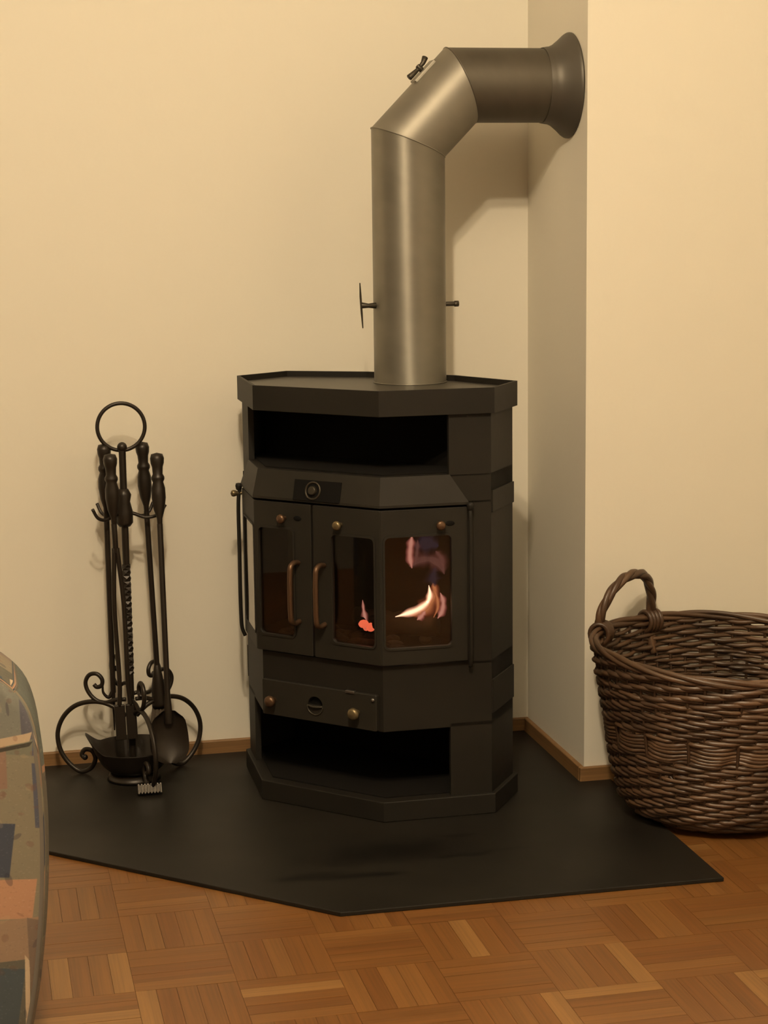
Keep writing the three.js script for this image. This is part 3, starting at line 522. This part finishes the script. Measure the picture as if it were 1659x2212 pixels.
// ------------------------------------------------------------------ upholstered armchair, seen from behind at the left edge
{
  const cv = document.createElement('canvas'); cv.width = cv.height = 1024; const x = cv.getContext('2d');
  const cols = ['#6b6a5c', '#4f5666', '#8e745a', '#5b6259', '#7a705f', '#3d4357', '#95715a', '#6a6358', '#77695f', '#59564c'];
  const S = 1024, RP = 1.25, cxm = (m) => m * RP * S, cym = (m) => ((2 - m * RP) % 1) * S;
  x.fillStyle = '#6b6557'; x.fillRect(0, 0, S, S);
  const patch = (cx, cy, w, h, a, col) => { for (const ox of [0, S, -S]) for (const oy of [0, S, -S]) { x.save(); x.translate(cx + ox, cy + oy); x.rotate(a); x.fillStyle = col; x.beginPath(); x.moveTo(-w / 2, -h / 2); x.lineTo(w / 2, -h / 2 + h * 0.08); x.lineTo(w / 2 - w * 0.05, h / 2); x.lineTo(-w / 2 + w * 0.04, h / 2 - h * 0.06); x.closePath(); x.fill(); x.restore(); } };
  for (let i = 0; i < 80; i++) patch(rnd() * S, rnd() * S, rr(90, 260), rr(90, 260), rr(-0.3, 0.3), cols[Math.floor(rnd() * cols.length)]);
  // the corner that shows: x and y in metres on the back panel
  const P = (x0, x1, y0, y1, a, col) => patch(cxm((x0 + x1) / 2), cym((y0 + y1) / 2), (x1 - x0) * RP * S, (y1 - y0) * RP * S, a, col);
  P(0.22, 0.40, 0.585, 0.70, 0.05, '#47545a'); P(0.24, 0.40, 0.49, 0.592, -0.05, '#6e6e66'); P(0.352, 0.40, 0.49, 0.58, 0, '#54535a');
  P(0.22, 0.40, 0.20, 0.49, 0.02, '#77705f'); P(0.20, 0.335, 0.42, 0.49, -0.1, '#7d6556'); P(0.25, 0.37, 0.484, 0.497, -0.14, '#a8937a'); P(0.25, 0.37, 0.477, 0.483, -0.14, '#3b3830'); P(0.366, 0.40, 0.36, 0.46, 0, '#4a4d5a');
  P(0.20, 0.338, 0.30, 0.385, 0.06, '#3c414d'); P(0.22, 0.366, 0.235, 0.298, 0.03, '#a67e63'); P(0.24, 0.37, 0.17, 0.236, -0.06, '#8a735e'); P(0.20, 0.342, 0.08, 0.172, 0.08, '#434b50'); P(0.343, 0.350, 0.06, 0.18, 0.03, '#b19d83'); P(0.35, 0.40, 0.03, 0.235, 0, '#6d5d50');
  P(-0.12, 0.12, 0.45, 0.66, 0, '#565a54'); P(-0.12, 0.12, 0.20, 0.46, 0.02, '#5b564c'); P(-0.12, 0.12, 0.02, 0.21, -0.02, '#665c50');
  for (let i = 0; i < 600; i++) { x.fillStyle = ['rgba(40,40,52,0.30)', 'rgba(170,150,120,0.20)', 'rgba(100,70,55,0.25)'][i % 3]; x.beginPath(); x.ellipse(rnd() * S, rnd() * S, rr(3, 15), rr(2, 7), rr(0, 3), 0, 6.3); x.fill(); }
  for (let i = 0; i < 16000; i++) { x.fillStyle = rnd() > 0.5 ? 'rgba(255,240,220,0.07)' : 'rgba(20,20,30,0.09)'; x.fillRect(rnd() * S, rnd() * S, rr(1, 4), rr(1, 2)); }
  const tx = new THREE.CanvasTexture(cv); tx.colorSpace = THREE.SRGBColorSpace; tx.wrapS = tx.wrapT = THREE.RepeatWrapping; tx.repeat.set(RP, RP);
  const fabric = std({ map: tx, roughness: 0.95, bumpMap: wallBump, bumpScale: 0.001 });
  const piping = std({ color: lin(0.13, 0.115, 0.095), roughness: 0.9 });
  const foot = std({ color: lin(0.06, 0.03, 0.015), roughness: 0.5 });
  const ac = thing('armchair', 'upholstered armchair in patchwork blue, grey and peach fabric at the left edge', 'armchair', [-1.55, 0, 1.42]);
  const half0 = [[0.0, 0.675], [0.16, 0.655], [0.26, 0.628], [0.325, 0.592], [0.362, 0.555], [0.378, 0.510], [0.385, 0.44], [0.386, 0.34], [0.380, 0.24], [0.366, 0.13], [0.352, 0.06]];
  const fine = new THREE.CatmullRomCurve3(half0.map(p => V(p[0], p[1], 0))).getPoints(40);
  const sh = new THREE.Shape(); sh.moveTo(-fine[40].x, fine[40].y); for (let i = 39; i >= 0; i--) sh.lineTo(-fine[i].x, fine[i].y); for (let i = 1; i <= 40; i++) sh.lineTo(fine[i].x, fine[i].y); sh.closePath();
  const back = new THREE.ExtrudeGeometry(sh, { depth: 0.13, bevelEnabled: true, bevelThickness: 0.022, bevelSize: 0.022, bevelOffset: -0.022, bevelSegments: 5, curveSegments: 12 }).translate(0, 0, -0.065);
  const b = obj('backrest', uvWorld(toCreasedNormals(mergeVertices(back), 0.7)), fabric, ac);
  for (const z of [0.079, -0.079]) obj('piping', sweep([...fine].reverse().map(p => V(-p.x + 0.013, p.y - 0.009, z)).concat(fine.slice(1).map(p => V(p.x - 0.013, p.y - 0.009, z))), 0.0062, 8), piping, b);
  obj('seat', uvWorld(rbox(-0.32, 0.32, 0.07, 0.40, -0.62, -0.075, 0.05, 5)), fabric, ac);
  for (const s of [-1, 1]) obj('arm', uvWorld(rbox(s > 0 ? 0.22 : -0.33, s > 0 ? 0.33 : -0.22, 0.07, 0.52, -0.6, -0.075, 0.05, 5)), fabric, ac);
  for (const [sx, sz] of [[-0.28, -0.56], [0.28, -0.56], [-0.28, 0.03], [0.28, 0.03]]) obj('foot', lathe([[0, 0.075], [0.022, 0.075], [0.018, 0], [0, 0]], 20).translate(sx, 0, sz), foot, ac);
}

// ------------------------------------------------------------------ ceiling lamp above the room, out of the frame, lights everything
{
  const lampThing = thing('ceiling_lamp', 'two-globe ceiling lamp with a brass canopy', 'ceiling lamp', [-1.075, H, 2.83]);
  obj('canopy', lathe([[0, -0.03], [0.05, -0.028], [0.065, -0.012], [0.068, 0], [0, 0]], 32), M.brass, lampThing);
  const glow = std({ color: lin(0.8, 0.8, 0.8), emissive: LAMP_COLOR, emissiveIntensity: 4, roughness: 0.4 });
  for (const [x, y, z] of LAMP_GLOBES) {
    const lx = x + 1.075, ly = y - H, lz = z - 2.83;
    obj('arm', tube([[0, -0.02, 0], [lx * 0.6, -0.05, lz * 0.6], [lx, -0.09, lz], [lx, ly + 0.045, lz]], 0.006, 24, 10), M.brass, lampThing);
    obj('bulb_globe', new THREE.SphereGeometry(0.045, 32, 20).translate(lx, ly, lz), glow, lampThing);
    const p = new THREE.PointLight(LAMP_COLOR, LAMP_POWER, 0, 2); p.position.set(x, y, z); p.castShadow = true; p.shadow.radius = 2.0; p.shadow.mapSize.set(2048, 2048); scene.add(p);
  }
}
renderer.render(scene, camera);
